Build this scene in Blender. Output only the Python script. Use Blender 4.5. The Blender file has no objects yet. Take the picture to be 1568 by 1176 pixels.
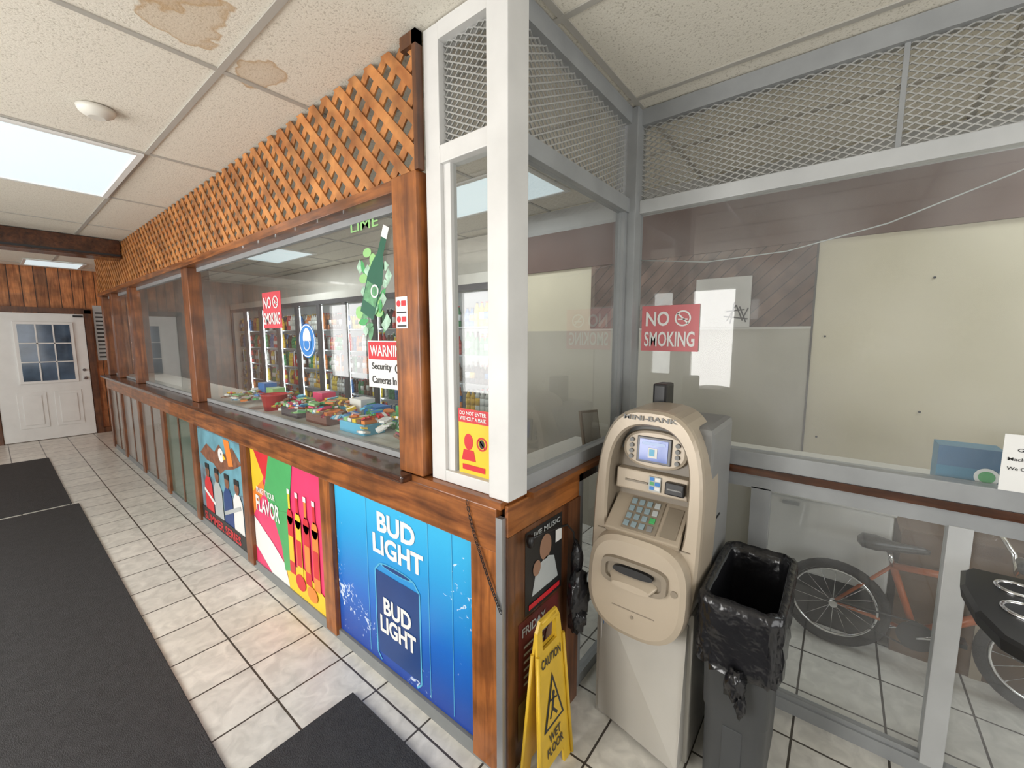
import bpy, bmesh, math, random
from mathutils import Vector, Matrix
random.seed(7)
SC=bpy.context.scene
# ------------------------------------------------------------------ materials
def nt(name):
    m=bpy.data.materials.new(name);m.use_nodes=True
    t=m.node_tree;return m,t,t.nodes["Principled BSDF"]
def M(name,col,rough=.5,metal=0,var=.08,vs=6.0,bump=0,bs=60,em=None,es=0,spec=.5,coat=0):
    m,t,p=nt(name);N=t.nodes;L=t.links
    tc=N.new("ShaderNodeTexCoord");no=N.new("ShaderNodeTexNoise");no.inputs["Scale"].default_value=vs;no.inputs["Detail"].default_value=4
    L.new(tc.outputs["Object"],no.inputs["Vector"])
    r=N.new("ShaderNodeValToRGB");r.color_ramp.elements[0].position=.3;r.color_ramp.elements[1].position=.7
    r.color_ramp.elements[0].color=tuple(max(0,c*(1-var)) for c in col)+(1,)
    r.color_ramp.elements[1].color=tuple(min(1,c*(1+var)) for c in col)+(1,)
    L.new(no.outputs["Fac"],r.inputs[0]);L.new(r.outputs[0],p.inputs["Base Color"])
    p.inputs["Roughness"].default_value=rough;p.inputs["Metallic"].default_value=metal
    p.inputs["Specular IOR Level"].default_value=spec;p.inputs["Coat Weight"].default_value=coat
    if bump:
        n2=N.new("ShaderNodeTexNoise");n2.inputs["Scale"].default_value=bs;L.new(tc.outputs["Object"],n2.inputs["Vector"])
        b=N.new("ShaderNodeBump");b.inputs["Strength"].default_value=bump;b.inputs["Distance"].default_value=.01
        L.new(n2.outputs["Fac"],b.inputs["Height"]);L.new(b.outputs[0],p.inputs["Normal"])
    if em: p.inputs["Emission Color"].default_value=em+(1,);p.inputs["Emission Strength"].default_value=es
    return m
def wood(name,c1,c2,stretch=(1,1,12),rough=.35,scale=3,coat=.2,planks=None):
    m,t,p=nt(name);N=t.nodes;L=t.links
    tc=N.new("ShaderNodeTexCoord");mp=N.new("ShaderNodeMapping");L.new(tc.outputs["Object"],mp.inputs[0])
    mp.inputs["Scale"].default_value=tuple(12.0/s for s in stretch)
    no=N.new("ShaderNodeTexNoise");no.inputs["Scale"].default_value=scale;no.inputs["Detail"].default_value=6;no.inputs["Distortion"].default_value=.6
    L.new(mp.outputs[0],no.inputs["Vector"])
    r=N.new("ShaderNodeValToRGB");e=r.color_ramp.elements;e[0].position=.32;e[1].position=.68;e[0].color=c1+(1,);e[1].color=c2+(1,)
    L.new(no.outputs["Fac"],r.inputs[0])
    lo=N.new("ShaderNodeTexNoise");lo.inputs["Scale"].default_value=7;lo.inputs["Detail"].default_value=5;L.new(tc.outputs["Object"],lo.inputs["Vector"])
    lr=N.new("ShaderNodeMapRange");lr.inputs[1].default_value=.36;lr.inputs[2].default_value=.6;lr.inputs[3].default_value=.62;lr.inputs[4].default_value=1.08;L.new(lo.outputs["Fac"],lr.inputs[0])
    v0=N.new("ShaderNodeVectorMath");v0.operation="SCALE";L.new(r.outputs[0],v0.inputs[0]);L.new(lr.outputs[0],v0.inputs["Scale"]);out=v0.outputs[0]
    if planks:
        axis,w=planks
        sp=N.new("ShaderNodeSeparateXYZ");L.new(tc.outputs["Object"],sp.inputs[0])
        d=N.new("ShaderNodeMath");d.operation="DIVIDE";d.inputs[1].default_value=w
        if axis=="diag":
            s=N.new("ShaderNodeMath");s.operation="ADD";L.new(sp.outputs["Y"],s.inputs[0]);L.new(sp.outputs["Z"],s.inputs[1]);L.new(s.outputs[0],d.inputs[0])
        else: L.new(sp.outputs[axis],d.inputs[0])
        fr=N.new("ShaderNodeMath");fr.operation="FRACT";L.new(d.outputs[0],fr.inputs[0])
        gt=N.new("ShaderNodeMath");gt.operation="GREATER_THAN";gt.inputs[1].default_value=.08;L.new(fr.outputs[0],gt.inputs[0])
        fl=N.new("ShaderNodeMath");fl.operation="FLOOR";L.new(d.outputs[0],fl.inputs[0])
        wn=N.new("ShaderNodeTexWhiteNoise");wn.noise_dimensions="1D";L.new(fl.outputs[0],wn.inputs["W"])
        mr=N.new("ShaderNodeMapRange");mr.inputs[3].default_value=.65;mr.inputs[4].default_value=1.25;L.new(wn.outputs["Value"],mr.inputs[0])
        mu=N.new("ShaderNodeMath");mu.operation="MULTIPLY";L.new(mr.outputs[0],mu.inputs[0]);L.new(gt.outputs[0],mu.inputs[1])
        ad=N.new("ShaderNodeMath");ad.operation="ADD";ad.inputs[1].default_value=.12;L.new(mu.outputs[0],ad.inputs[0])
        vm=N.new("ShaderNodeVectorMath");vm.operation="SCALE";L.new(out,vm.inputs[0]);L.new(ad.outputs[0],vm.inputs["Scale"]);out=vm.outputs[0]
    L.new(out,p.inputs["Base Color"]);p.inputs["Roughness"].default_value=rough;p.inputs["Coat Weight"].default_value=coat
    b=N.new("ShaderNodeBump");b.inputs["Strength"].default_value=.15;b.inputs["Distance"].default_value=.005
    L.new(no.outputs["Fac"],b.inputs["Height"]);L.new(b.outputs[0],p.inputs["Normal"])
    return m
def glass(name,tint=(.95,.97,.96),haze=.04,f0=.055,hcol=(.8,.8,.8)):
    m,t,p=nt(name);N=t.nodes;L=t.links;N.remove(p)
    o=N["Material Output"];tr=N.new("ShaderNodeBsdfTransparent");tr.inputs[0].default_value=tint+(1,)
    gl=N.new("ShaderNodeBsdfGlossy");gl.inputs["Roughness"].default_value=.02
    lw=N.new("ShaderNodeLayerWeight");lw.inputs[0].default_value=.5
    pw=N.new("ShaderNodeMath");pw.operation="POWER";pw.inputs[1].default_value=4.5;L.new(lw.outputs["Facing"],pw.inputs[0])
    fr=N.new("ShaderNodeMath");fr.operation="MULTIPLY_ADD";fr.inputs[1].default_value=.85;fr.inputs[2].default_value=f0;L.new(pw.outputs[0],fr.inputs[0])
    di=N.new("ShaderNodeBsdfDiffuse");di.inputs[0].default_value=hcol+(1,)
    tc=N.new("ShaderNodeTexCoord");no=N.new("ShaderNodeTexNoise");no.inputs["Scale"].default_value=2.5;no.inputs["Detail"].default_value=5
    L.new(tc.outputs["Object"],no.inputs["Vector"])
    mr=N.new("ShaderNodeMapRange");mr.inputs[1].default_value=.3;mr.inputs[2].default_value=.7;mr.inputs[3].default_value=haze*.4;mr.inputs[4].default_value=haze*1.6
    L.new(no.outputs["Fac"],mr.inputs[0])
    m1=N.new("ShaderNodeMixShader");L.new(mr.outputs[0],m1.inputs[0]);L.new(tr.outputs[0],m1.inputs[1]);L.new(di.outputs[0],m1.inputs[2])
    m2=N.new("ShaderNodeMixShader");L.new(fr.outputs[0],m2.inputs[0]);L.new(m1.outputs[0],m2.inputs[1]);L.new(gl.outputs[0],m2.inputs[2])
    L.new(m2.outputs[0],o.inputs[0]);return m
def gradz(name,stops,z0,z1,rough=.35,scr=.0):
    m,t,p=nt(name);N=t.nodes;L=t.links
    tc=N.new("ShaderNodeTexCoord");sp=N.new("ShaderNodeSeparateXYZ");L.new(tc.outputs["Generated"],sp.inputs[0])
    r=N.new("ShaderNodeValToRGB");e=r.color_ramp.elements
    while len(e)<len(stops): e.new(.5)
    for i,(q,c) in enumerate(stops): e[i].position=q;e[i].color=c+(1,)
    L.new(sp.outputs["Z"],r.inputs[0]);out=r.outputs[0]
    if scr:
        no=N.new("ShaderNodeTexNoise");no.inputs["Scale"].default_value=28;no.inputs["Detail"].default_value=8;no.inputs["Distortion"].default_value=1.5
        L.new(tc.outputs["Object"],no.inputs["Vector"])
        n3=N.new("ShaderNodeTexNoise");n3.inputs["Scale"].default_value=3.2;L.new(tc.outputs["Object"],n3.inputs["Vector"])
        a=N.new("ShaderNodeMath");a.operation="ADD";L.new(no.outputs["Fac"],a.inputs[0]);L.new(n3.outputs["Fac"],a.inputs[1])
        g=N.new("ShaderNodeMapRange");g.inputs[1].default_value=1.22;g.inputs[2].default_value=1.28;g.inputs[4].default_value=scr;L.new(a.outputs[0],g.inputs[0])
        mx=N.new("ShaderNodeMix");mx.data_type="RGBA";L.new(g.outputs[0],mx.inputs[0]);L.new(out,mx.inputs[6]);mx.inputs[7].default_value=(.75,.85,.95,1);out=mx.outputs[2]
    L.new(out,p.inputs["Base Color"]);p.inputs["Roughness"].default_value=rough
    return m

# ------------------------------------------------------------------ builder
class B:
    def __init__(s,name): s.name=name;s.bm=bmesh.new();s.m=[]
    def mi(s,mat):
        if mat not in s.m: s.m.append(mat)
        return s.m.index(mat)
    def face(s,pts,mat,T=None):
        if T: pts=[T@Vector(p) for p in pts]
        f=s.bm.faces.new([s.bm.verts.new(p) for p in pts]);f.material_index=s.mi(mat);return f
    def box(s,x0,x1,y0,y1,z0,z1,mat,bev=0,T=None):
        c=[(x,y,z) for x in(x0,x1) for y in(y0,y1) for z in(z0,z1)]
        if T: c=[T@Vector(p) for p in c]
        v=[s.bm.verts.new(p) for p in c];i=s.mi(mat);fs=[]
        for q in((0,1,3,2),(4,6,7,5),(0,4,5,1),(2,3,7,6),(0,2,6,4),(1,5,7,3)):
            f=s.bm.faces.new([v[k] for k in q]);f.material_index=i;fs.append(f)
        if bev:
            es=set(e for f in fs for e in f.edges)
            r=bmesh.ops.bevel(s.bm,geom=list(es),offset=bev,segments=2,profile=.6,affect='EDGES')
            for f in r['faces']: f.material_index=i
    def prism(s,pts,vec,mat):
        vec=Vector(vec);i=s.mi(mat)
        a=[s.bm.verts.new(p) for p in pts];b=[s.bm.verts.new(Vector(p)+vec) for p in pts]
        n=len(pts);fs=[s.bm.faces.new(a),s.bm.faces.new(b[::-1])]
        for k in range(n): fs.append(s.bm.faces.new([a[k],b[k],b[(k+1)%n],a[(k+1)%n]]))
        for f in fs: f.material_index=i
    def loft(s,loops,mat,cap0=True,cap1=True,smooth=False,closed=True):
        i=s.mi(mat);R=[[s.bm.verts.new(p) for p in l] for l in loops];n=len(R[0])
        for a,b in zip(R[:-1],R[1:]):
            for k in range(n if closed else n-1):
                f=s.bm.faces.new([a[k],a[(k+1)%n],b[(k+1)%n],b[k]]);f.material_index=i;f.smooth=smooth
        if cap0: s.bm.faces.new(R[0][::-1]).material_index=i
        if cap1: s.bm.faces.new(R[-1]).material_index=i
    def cyl(s,p0,p1,r0,mat,r1=None,seg=14,caps=True):
        if r1 is None: r1=r0
        p0=Vector(p0);p1=Vector(p1);d=(p1-p0).normalized()
        u=d.orthogonal().normalized();w=d.cross(u)
        L=[[p+(u*math.cos(t)+w*math.sin(t))*r for t in [2*math.pi*k/seg for k in range(seg)]] for p,r in((p0,r0),(p1,r1))]
        s.loft(L,mat,caps,caps,smooth=True)
    def lathe(s,c,prof,mat,seg=12,T=None):
        L=[]
        for r,z in prof:
            l=[Vector((c[0]+r*math.cos(2*math.pi*k/seg),c[1]+r*math.sin(2*math.pi*k/seg),c[2]+z)) for k in range(seg)]
            if T: l=[T@p for p in l]
            L.append(l)
        s.loft(L,mat,smooth=True)
    def tube(s,path,r,mat,seg=8,closed=False):
        P=[Vector(p) for p in path];n=len(P);L=[]
        u=None
        for k in range(n):
            a=P[(k-1)%n] if (closed or k>0) else P[k];b=P[(k+1)%n] if (closed or k<n-1) else P[k]
            d=(b-a).normalized()
            u=(d.orthogonal() if u is None else u-d*u.dot(d)).normalized();w=d.cross(u)
            L.append([P[k]+(u*math.cos(2*math.pi*j/seg)+w*math.sin(2*math.pi*j/seg))*r for j in range(seg)])
        if closed: L.append(L[0])
        s.loft(L,mat,not closed,not closed,smooth=True)
    def text(s,body,o,right,up,w,h,mat,bold=.02,shear=0):
        c=bpy.data.curves.new("tmp","FONT");c.body=body;c.size=1;c.offset=bold;c.shear=shear;c.resolution_u=3
        ob=bpy.data.objects.new("tmp",c);SC.collection.objects.link(ob)
        bpy.context.view_layer.update()
        me=bpy.data.meshes.new_from_object(ob.evaluated_get(bpy.context.evaluated_depsgraph_get()))
        bpy.data.objects.remove(ob);bpy.data.curves.remove(c)
        if not me.vertices: return
        xs=[v.co.x for v in me.vertices];ys=[v.co.y for v in me.vertices]
        sx=w/(max(xs)-min(xs));sy=h/(max(ys)-min(ys));o=Vector(o);R=Vector(right);U=Vector(up)
        vs=[s.bm.verts.new(o+R*((v.co.x-min(xs))*sx)+U*((v.co.y-min(ys))*sy)) for v in me.vertices];i=s.mi(mat)
        for p in me.polygons:
            try: s.bm.faces.new([vs[k] for k in p.vertices]).material_index=i
            except ValueError: pass
        bpy.data.meshes.remove(me)
    def blob(s,c,r,mat,amp=.15,T=None,sub=3,freq=3,seed=0):
        from mathutils import noise
        ret=bmesh.ops.create_icosphere(s.bm,subdivisions=sub,radius=1);i=s.mi(mat)
        for v in ret['verts']:
            n=v.co.copy();k=1+amp*noise.noise(n*freq+Vector((seed,seed*2.3,1)))*2
            q=Vector((n.x*r[0]*k,n.y*r[1]*k,n.z*r[2]*k))
            if T: q=T@q
            v.co=Vector(c)+q
            for f in v.link_faces: f.material_index=i;f.smooth=True
    def done(s,recenter=True,parent=None):
        bmesh.ops.recalc_face_normals(s.bm,faces=s.bm.faces)
        me=bpy.data.meshes.new(s.name)
        if recenter and s.bm.verts:
            xs=[v.co for v in s.bm.verts]
            c=Vector(((min(v.x for v in xs)+max(v.x for v in xs))/2,(min(v.y for v in xs)+max(v.y for v in xs))/2,min(v.z for v in xs)))
            bmesh.ops.translate(s.bm,vec=-c,verts=s.bm.verts)
        else: c=Vector((0,0,0))
        s.bm.to_mesh(me);s.bm.free()
        for m in s.m: me.materials.append(m)
        ob=bpy.data.objects.new(s.name,me);ob.location=c;SC.collection.objects.link(ob)
        if parent: ob.parent=parent;ob.matrix_parent_inverse=Matrix.Translation(-parent.location)
        return ob
class Pn:
    """flat print laid out on a plane: u along right, v along up"""
    def __init__(s,b,o,right,up,step=.0012):
        s.b=b;s.o=Vector(o);s.R=Vector(right).normalized();s.U=Vector(up).normalized();s.N=s.R.cross(s.U);s.st=step
    def P(s,u,v,l): return s.o+s.R*u+s.U*v+s.N*(s.st*l)
    def poly(s,pts,mat,l=1): s.b.face([s.P(u,v,l) for u,v in pts],mat)
    def rect(s,u0,v0,u1,v1,mat,l=1): s.poly([(u0,v0),(u1,v0),(u1,v1),(u0,v1)],mat,l)
    def circ(s,cu,cv,ru,rv,mat,l=1,n=28,a0=0,a1=360):
        s.poly([(cu+ru*math.cos(math.radians(a0+(a1-a0)*k/n)),cv+rv*math.sin(math.radians(a0+(a1-a0)*k/n))) for k in range(n if a1-a0==360 else n+1)],mat,l)
    def ring(s,cu,cv,r,w,mat,l=1,n=32):
        for k in range(n):
            a=2*math.pi*k/n;b=2*math.pi*(k+1)/n
            s.poly([(cu+(r-w)*math.cos(a),cv+(r-w)*math.sin(a)),(cu+r*math.cos(a),cv+r*math.sin(a)),(cu+r*math.cos(b),cv+r*math.sin(b)),(cu+(r-w)*math.cos(b),cv+(r-w)*math.sin(b))],mat,l)
    def line(s,u0,v0,u1,v1,w,mat,l=1):
        d=Vector((u1-u0,v1-v0)).normalized()*w/2;n=Vector((-d.y,d.x))
        s.poly([(u0+n.x,v0+n.y),(u0-n.x,v0-n.y),(u1-n.x,v1-n.y),(u1+n.x,v1+n.y)],mat,l)
    def text(s,t,u,v,w,h,mat,l=2,bold=.02,shear=0): s.b.text(t,s.P(u,v,l),s.R,s.U,w,h,mat,bold,shear)
WR=(0,-1,0);UP=(0,0,1);FX=(1,0,0)

# ------------------------------------------------------------------ palette
white=M("white_paint",(.76,.76,.74),.4,var=.04)
offw=M("offwhite_paint",(.66,.64,.58),.5,var=.04)
frameg=M("shaded_metal_frame",(.29,.30,.305),.42,var=.1,bump=.1,bs=30)  # albedo lowered, so the frames carry their shade in the colour
postg=M("light_grey_post",(.45,.46,.46),.42,var=.08)
postw=M("white_painted_post",(.66,.655,.64),.45,var=.06,bump=.1,bs=20)
meshg=M("expanded_metal",(.38,.38,.365),.5,metal=.2)
black=M("black_plastic",(.012,.012,.013),.35)
blackr=M("black_rubber",(.02,.02,.022),.8,bump=.3,bs=200)
dark=M("dark_void",(.03,.03,.035),.6)
orange=wood("orange_wood_v",(.19,.055,.012),(.43,.145,.032),(1,1,12))
orangeh=wood("orange_wood_h",(.13,.038,.010),(.37,.125,.03),(1,12,1))
orangex=wood("orange_wood_x",(.17,.05,.012),(.40,.14,.033),(12,1,1))
latt=wood("lattice_wood",(.34,.115,.028),(.56,.24,.07),(2,4,4),rough=.6,coat=0)
brownw=wood("dark_brown_wood",(.04,.015,.009),(.11,.04,.018),(1,12,1),rough=.16)
brownv=wood("dark_brown_wood_v",(.08,.03,.014),(.17,.065,.025),(1,1,12))
postb=wood("brown_post_wood",(.12,.036,.012),(.27,.09,.026),(1,1,12))
panelw=wood("wall_plank_wood",(.26,.085,.025),(.55,.22,.075),(1,1,10),rough=.45,planks=("X",.13))
diagw=wood("diagonal_plank_wood",(.10,.055,.038),(.19,.11,.08),(4,4,4),rough=.5,planks=("diag",.085))
G=glass("window_glass",haze=.03,f0=.085);Gd=glass("smudged_glass",haze=.11,tint=(.9,.92,.92),f0=.045)
Gc=glass("return_glass",haze=.14,tint=(.8,.82,.82),f0=.10,hcol=(.5,.5,.5))
Gp=glass("plain_cooler_glass",haze=.01,f0=.03)
chrome=M("chrome",(.8,.8,.82),.12,metal=1,var=.02)
red=M("red_print",(.62,.025,.035),.4);blue=M("blue_print",(.02,.2,.58),.4);yel=M("yellow_print",(.8,.55,.03),.4)
grn=M("green_print",(.07,.38,.12),.4);wht=M("white_print",(.8,.8,.78),.4,var=.02);blk=M("black_print",(.02,.02,.02),.4)
pink=M("magenta_print",(.75,.05,.16),.35);org=M("orange_print",(.8,.24,.04),.35);lime=M("lime_print",(.3,.58,.22),.4);cyan=M("cyan_print",(.1,.45,.68),.35)
dgrn=M("dark_green_print",(.02,.12,.07),.4);lgrey=M("light_grey_print",(.45,.48,.48),.4);navy=M("navy_print",(.01,.05,.2),.35)

# ------------------------------------------------------------------ shell
def tile_mat():
    m,t,p=nt("ceramic_floor_tile");N=t.nodes;L=t.links
    tc=N.new("ShaderNodeTexCoord");mp=N.new("ShaderNodeMapping");mp.inputs["Location"].default_value=(-.66+.003,-1.85+.003,0);L.new(tc.outputs["Object"],mp.inputs[0])
    br=N.new("ShaderNodeTexBrick");br.offset=0;br.squash=1;br.inputs["Scale"].default_value=1
    br.inputs["Brick Width"].default_value=.3;br.inputs["Row Height"].default_value=.3;br.inputs["Mortar Size"].default_value=.0045;br.inputs["Mortar Smooth"].default_value=.1
    br.inputs["Color1"].default_value=(.74,.72,.66,1);br.inputs["Color2"].default_value=(.66,.64,.59,1);br.inputs["Mortar"].default_value=(.07,.06,.05,1)
    L.new(mp.outputs[0],br.inputs["Vector"])
    no=N.new("ShaderNodeTexNoise");no.inputs["Scale"].default_value=14;no.inputs["Detail"].default_value=8;no.inputs["Distortion"].default_value=1;L.new(tc.outputs["Object"],no.inputs["Vector"])
    mr=N.new("ShaderNodeMapRange");mr.inputs[1].default_value=.35;mr.inputs[2].default_value=.7;mr.inputs[3].default_value=.84;mr.inputs[4].default_value=1.1;L.new(no.outputs["Fac"],mr.inputs[0])
    vm=N.new("ShaderNodeVectorMath");vm.operation="SCALE";L.new(br.outputs["Color"],vm.inputs[0]);L.new(mr.outputs[0],vm.inputs["Scale"]);L.new(vm.outputs[0],p.inputs["Base Color"])
    b=N.new("ShaderNodeBump");b.inputs["Strength"].default_value=.4;b.inputs["Distance"].default_value=.003;b.invert=True;L.new(br.outputs["Fac"],b.inputs["Height"]);L.new(b.outputs[0],p.inputs["Normal"])
    p.inputs["Roughness"].default_value=.28;return m
def ceil_mat():
    m,t,p=nt("acoustic_ceiling_tile");N=t.nodes;L=t.links
    tc=N.new("ShaderNodeTexCoord");no=N.new("ShaderNodeTexNoise");no.inputs["Scale"].default_value=150;no.inputs["Detail"].default_value=2;L.new(tc.outputs["Object"],no.inputs["Vector"])
    r=N.new("ShaderNodeValToRGB");e=r.color_ramp.elements;e[0].position=.33;e[1].position=.42;e[0].color=(.52,.48,.40,1);e[1].color=(.73,.69,.60,1);L.new(no.outputs["Fac"],r.inputs[0]);out=r.outputs[0]
    n2=N.new("ShaderNodeTexNoise");n2.inputs["Scale"].default_value=6;n2.inputs["Detail"].default_value=3;L.new(tc.outputs["Object"],n2.inputs["Vector"])
    for cx,cy,rx,ry in((.52,1.80,.11,.18),(.44,1.62,.1,.16),(.78,1.92,.08,.12)):
        mp=N.new("ShaderNodeMapping");mp.vector_type="POINT";mp.inputs["Location"].default_value=(-cx/rx,-cy/ry,0);mp.inputs["Scale"].default_value=(1/rx,1/ry,0);L.new(tc.outputs["Object"],mp.inputs[0])
        ln=N.new("ShaderNodeVectorMath");ln.operation="LENGTH";L.new(mp.outputs[0],ln.inputs[0])
        mm=N.new("ShaderNodeMath");mm.operation="MULTIPLY_ADD";mm.inputs[1].default_value=2.4;mm.inputs[2].default_value=-1.2;L.new(n2.outputs["Fac"],mm.inputs[0])
        ad=N.new("ShaderNodeMath");ad.operation="ADD";L.new(ln.outputs["Value"],ad.inputs[0]);L.new(mm.outputs[0],ad.inputs[1])
        rr=N.new("ShaderNodeValToRGB");q=rr.color_ramp.elements;q[0].position=.0;q[0].color=(.35,.35,.35,1);q[1].position=1;q[1].color=(0,0,0,1)
        x=q.new(.78);x.color=(.45,.45,.45,1);x=q.new(.92);x.color=(.8,.8,.8,1);L.new(ad.outputs[0],rr.inputs[0])
        mx=N.new("ShaderNodeMix");mx.data_type="RGBA";L.new(rr.outputs[0],mx.inputs[0]);L.new(out,mx.inputs[6]);mx.inputs[7].default_value=(.47,.31,.16,1);out=mx.outputs[2]
    L.new(out,p.inputs["Base Color"]);p.inputs["Roughness"].default_value=.9
    b=N.new("ShaderNodeBump");b.inputs["Strength"].default_value=.3;b.inputs["Distance"].default_value=.004;L.new(no.outputs["Fac"],b.inputs["Height"]);L.new(b.outputs[0],p.inputs["Normal"]);return m
X0,X1,Y0,Y1,ZC=-2.4,3.75,-2.6,9.7,2.65
b=B("floor");b.box(X0,X1,Y0,Y1,-.1,0,tile_mat());b.done(False)
b=B("ceiling");b.box(X0,X1,Y0,Y1,ZC,ZC+.1,ceil_mat());b.done(False)
tee=M("ceiling_tee_white",(.42,.40,.36),.5,var=.03)
b=B("trim_ceiling_grid")
x=.06-.61*4
while x<X1: b.box(x-.012,x+.012,Y0,Y1,ZC-.006,ZC-.0005,tee) if x>X0 else None; x+=.61
y=3.22-1.21*4
while y<Y1: b.box(X0,X1,y-.012,y+.012,ZC-.0055,ZC-.0005,tee) if y>Y0 else None; y+=1.21
b.done()
beige=M("beige_wall_panel",(.62,.56,.42),.4,var=.04,vs=2)
greyw=M("grey_wall_paint",(.42,.42,.40),.6,var=.05,vs=2)
b=B("wall_left")   # -X side, shopfront windows, the farthest one added to brighten the far end
wl=[(1.15,2.35),(2.8,4.6),(7.3,8.7)]
b.box(X0-.1,X0,Y0,Y1,0,.7,greyw);b.box(X0-.1,X0,Y0,Y1,2.3,ZC,greyw)
yy=Y0
for a,c in wl: b.box(X0-.1,X0,yy,a,.7,2.3,greyw);yy=c
b.box(X0-.1,X0,yy,Y1,.7,2.3,greyw);b.done(False)
for i,(a,c) in enumerate(wl):
    b=B("window_%d"%(i+1))
    for q in(a,(a+c)/2-.02,c-.04): b.box(X0-.06,X0-.01,q,q+.04,.7,2.3,white)
    b.box(X0-.06,X0-.01,a,c,.7,.75,white);b.box(X0-.06,X0-.01,a,c,2.25,2.3,white);b.done()
b=B("wall_front")
b.box(X0,X1,Y0-.1,Y0,0,.6,greyw);b.box(X0,X1,Y0-.1,Y0,2.3,ZC,greyw)
b.box(X0,-2.0,Y0-.1,Y0,.6,2.3,greyw);b.box(1.2,X1,Y0-.1,Y0,.6,2.3,greyw);b.done(False)
b=B("window_4")
for q in(-2.0,-.42,1.16): b.box(q,q+.04,Y0-.06,Y0-.01,.6,2.3,white)
b.box(-2.0,1.2,Y0-.06,Y0-.01,.6,.65,white);b.box(-2.0,1.2,Y0-.06,Y0-.01,2.25,2.3,white);b.done()
b=B("wall_end");b.box(X0,X1,Y1-.05,Y1+.05,0,ZC,panelw);b.done(False)
b=B("wall_right");b.box(X1-.05,X1+.05,Y0,Y1,0,ZC,greyw);b.done(False)
b=B("wall_cashier_end");b.box(1.13,1.42,8.2,8.26,0,ZC,panelw);b.box(1.36,1.42,8.26,Y1-.05,0,ZC,panelw);b.box(1.42,3.7,9.60,9.65,0,ZC,M("pale_reflection_wall",(.5,.5,.48),.6));b.done(False)  # grey of the staff-side end stands in for reflections in the panes
b=B("wall_office")
b.box(3.05,3.1,Y0,2.5,0,ZC,beige)
b.box(3.03,3.05,Y0,2.5,2.15,2.46,M("brown_soffit_paint",(.12,.068,.052),.5))
b.box(3.035,3.05,Y0,2.5,2.46,ZC-.01,M("grey_upper_wall",(.36,.355,.34),.6))
b.box(3.035,3.05,.15,1.6,1.66,2.15,diagw)
b.box(3.04,3.05,.14,.15,0,2.15,M("panel_seam",(.1,.09,.08),.6))
b.box(3.04,3.05,.15,1.6,1.645,1.66,offw)
b.box(3.043,3.05,.15,2.5,0,1.645,M("greyish_wall_panel",(.44,.41,.34),.45,var=.05,vs=2))
for yy_,zz_ in((-.35,1.9),(-.35,1.2),(-.7,1.6),(.08,1.0),(.08,1.6)): b.cyl((3.051,yy_,zz_),(3.044,yy_,zz_),.006,dark,seg=8)
b.done(False)
b=B("ceiling_beam");b.box(X0,1.0,6.3,6.55,2.45,ZC-.01,brownw);b.box(X0,1.0,6.29,6.3,2.47,2.49,black);b.done()
# rubber mats
matm=M("mat_rubber",(.032,.032,.034),.75,var=.2,vs=30,bump=.5,bs=220)
b=B("floor_mat");b.box(-1.1,.41,1.45,5.64,.001,.010,matm,bev=.004);b.done()
b=B("floor_mat");b.box(-1.1,.37,5.70,8.1,.001,.010,matm,bev=.004);b.done()
b=B("floor_mat");b.box(.0,.88,-.2,1.42,.001,.012,matm);b.box(.42,.88,1.42,1.61,.001,.012,matm);b.done()

# ------------------------------------------------------------------ lights
def area(name,loc,rot,sx,sy,pw,col=(1,1,1)):
    l=bpy.data.lights.new(name,"AREA");l.shape="RECTANGLE";l.size=sx;l.size_y=sy;l.energy=pw;l.color=col
    o=bpy.data.objects.new(name,l);o.location=loc;o.rotation_euler=rot;SC.collection.objects.link(o);return o
for i,(a,c) in enumerate(wl):
    area("daylight_window",(X0-.08,(a+c)/2,1.5),(math.radians(90),0,math.radians(-90)),c-a,1.6,[92,80,40][i],(1,.975,.94))  # third lamp sits in the added window and lifts the far end
area("daylight_shopfront",(-.4,Y0-.07,1.45),(math.radians(90),0,0),3.2,1.7,52,(1,.975,.94))
lens=M("troffer_lens",(.5,.55,.57),.5,em=(.78,.93,.97),es=.72,var=.02)
def troffer(x0,x1,y0,y1,pw):
    b=B("ceiling_light");z=ZC-.012
    b.box(x0+.03,x1-.03,y0+.03,y1-.03,z,z+.008,lens)
    b.box(x0,x0+.03,y0,y1,z-.006,z+.005,white);b.box(x1-.03,x1,y0,y1,z-.006,z+.005,white)
    b.box(x0+.03,x1-.03,y0,y0+.03,z-.006,z+.005,white);b.box(x0+.03,x1-.03,y1-.03,y1,z-.006,z+.005,white);b.done()
    if pw: area("troffer_lamp",((x0+x1)/2,(y0+y1)/2,z-.02),(0,0,0),x1-x0-.1,y1-y0-.1,pw,(.93,.98,1))
troffer(.07,.66,3.23,4.42,0);troffer(.40,1.0,8.7,9.4,0)
troffer(2.1,2.7,1.6,2.8,12);troffer(2.1,2.7,5.3,6.4,22);troffer(2.3,2.9,-1.9,-.7,12)
w=bpy.data.worlds.new("world");SC.world=w;w.use_nodes=True
w.node_tree.nodes["Background"].inputs[0].default_value=(.9,.95,1,1);w.node_tree.nodes["Background"].inputs[1].default_value=1.6

# smoke detector
b=B("smoke_detector");b.lathe((.41,2.78,ZC-.045),[(.03,0),(.045,.008),(.062,.02),(.07,.04)],offw,20);b.done()

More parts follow.
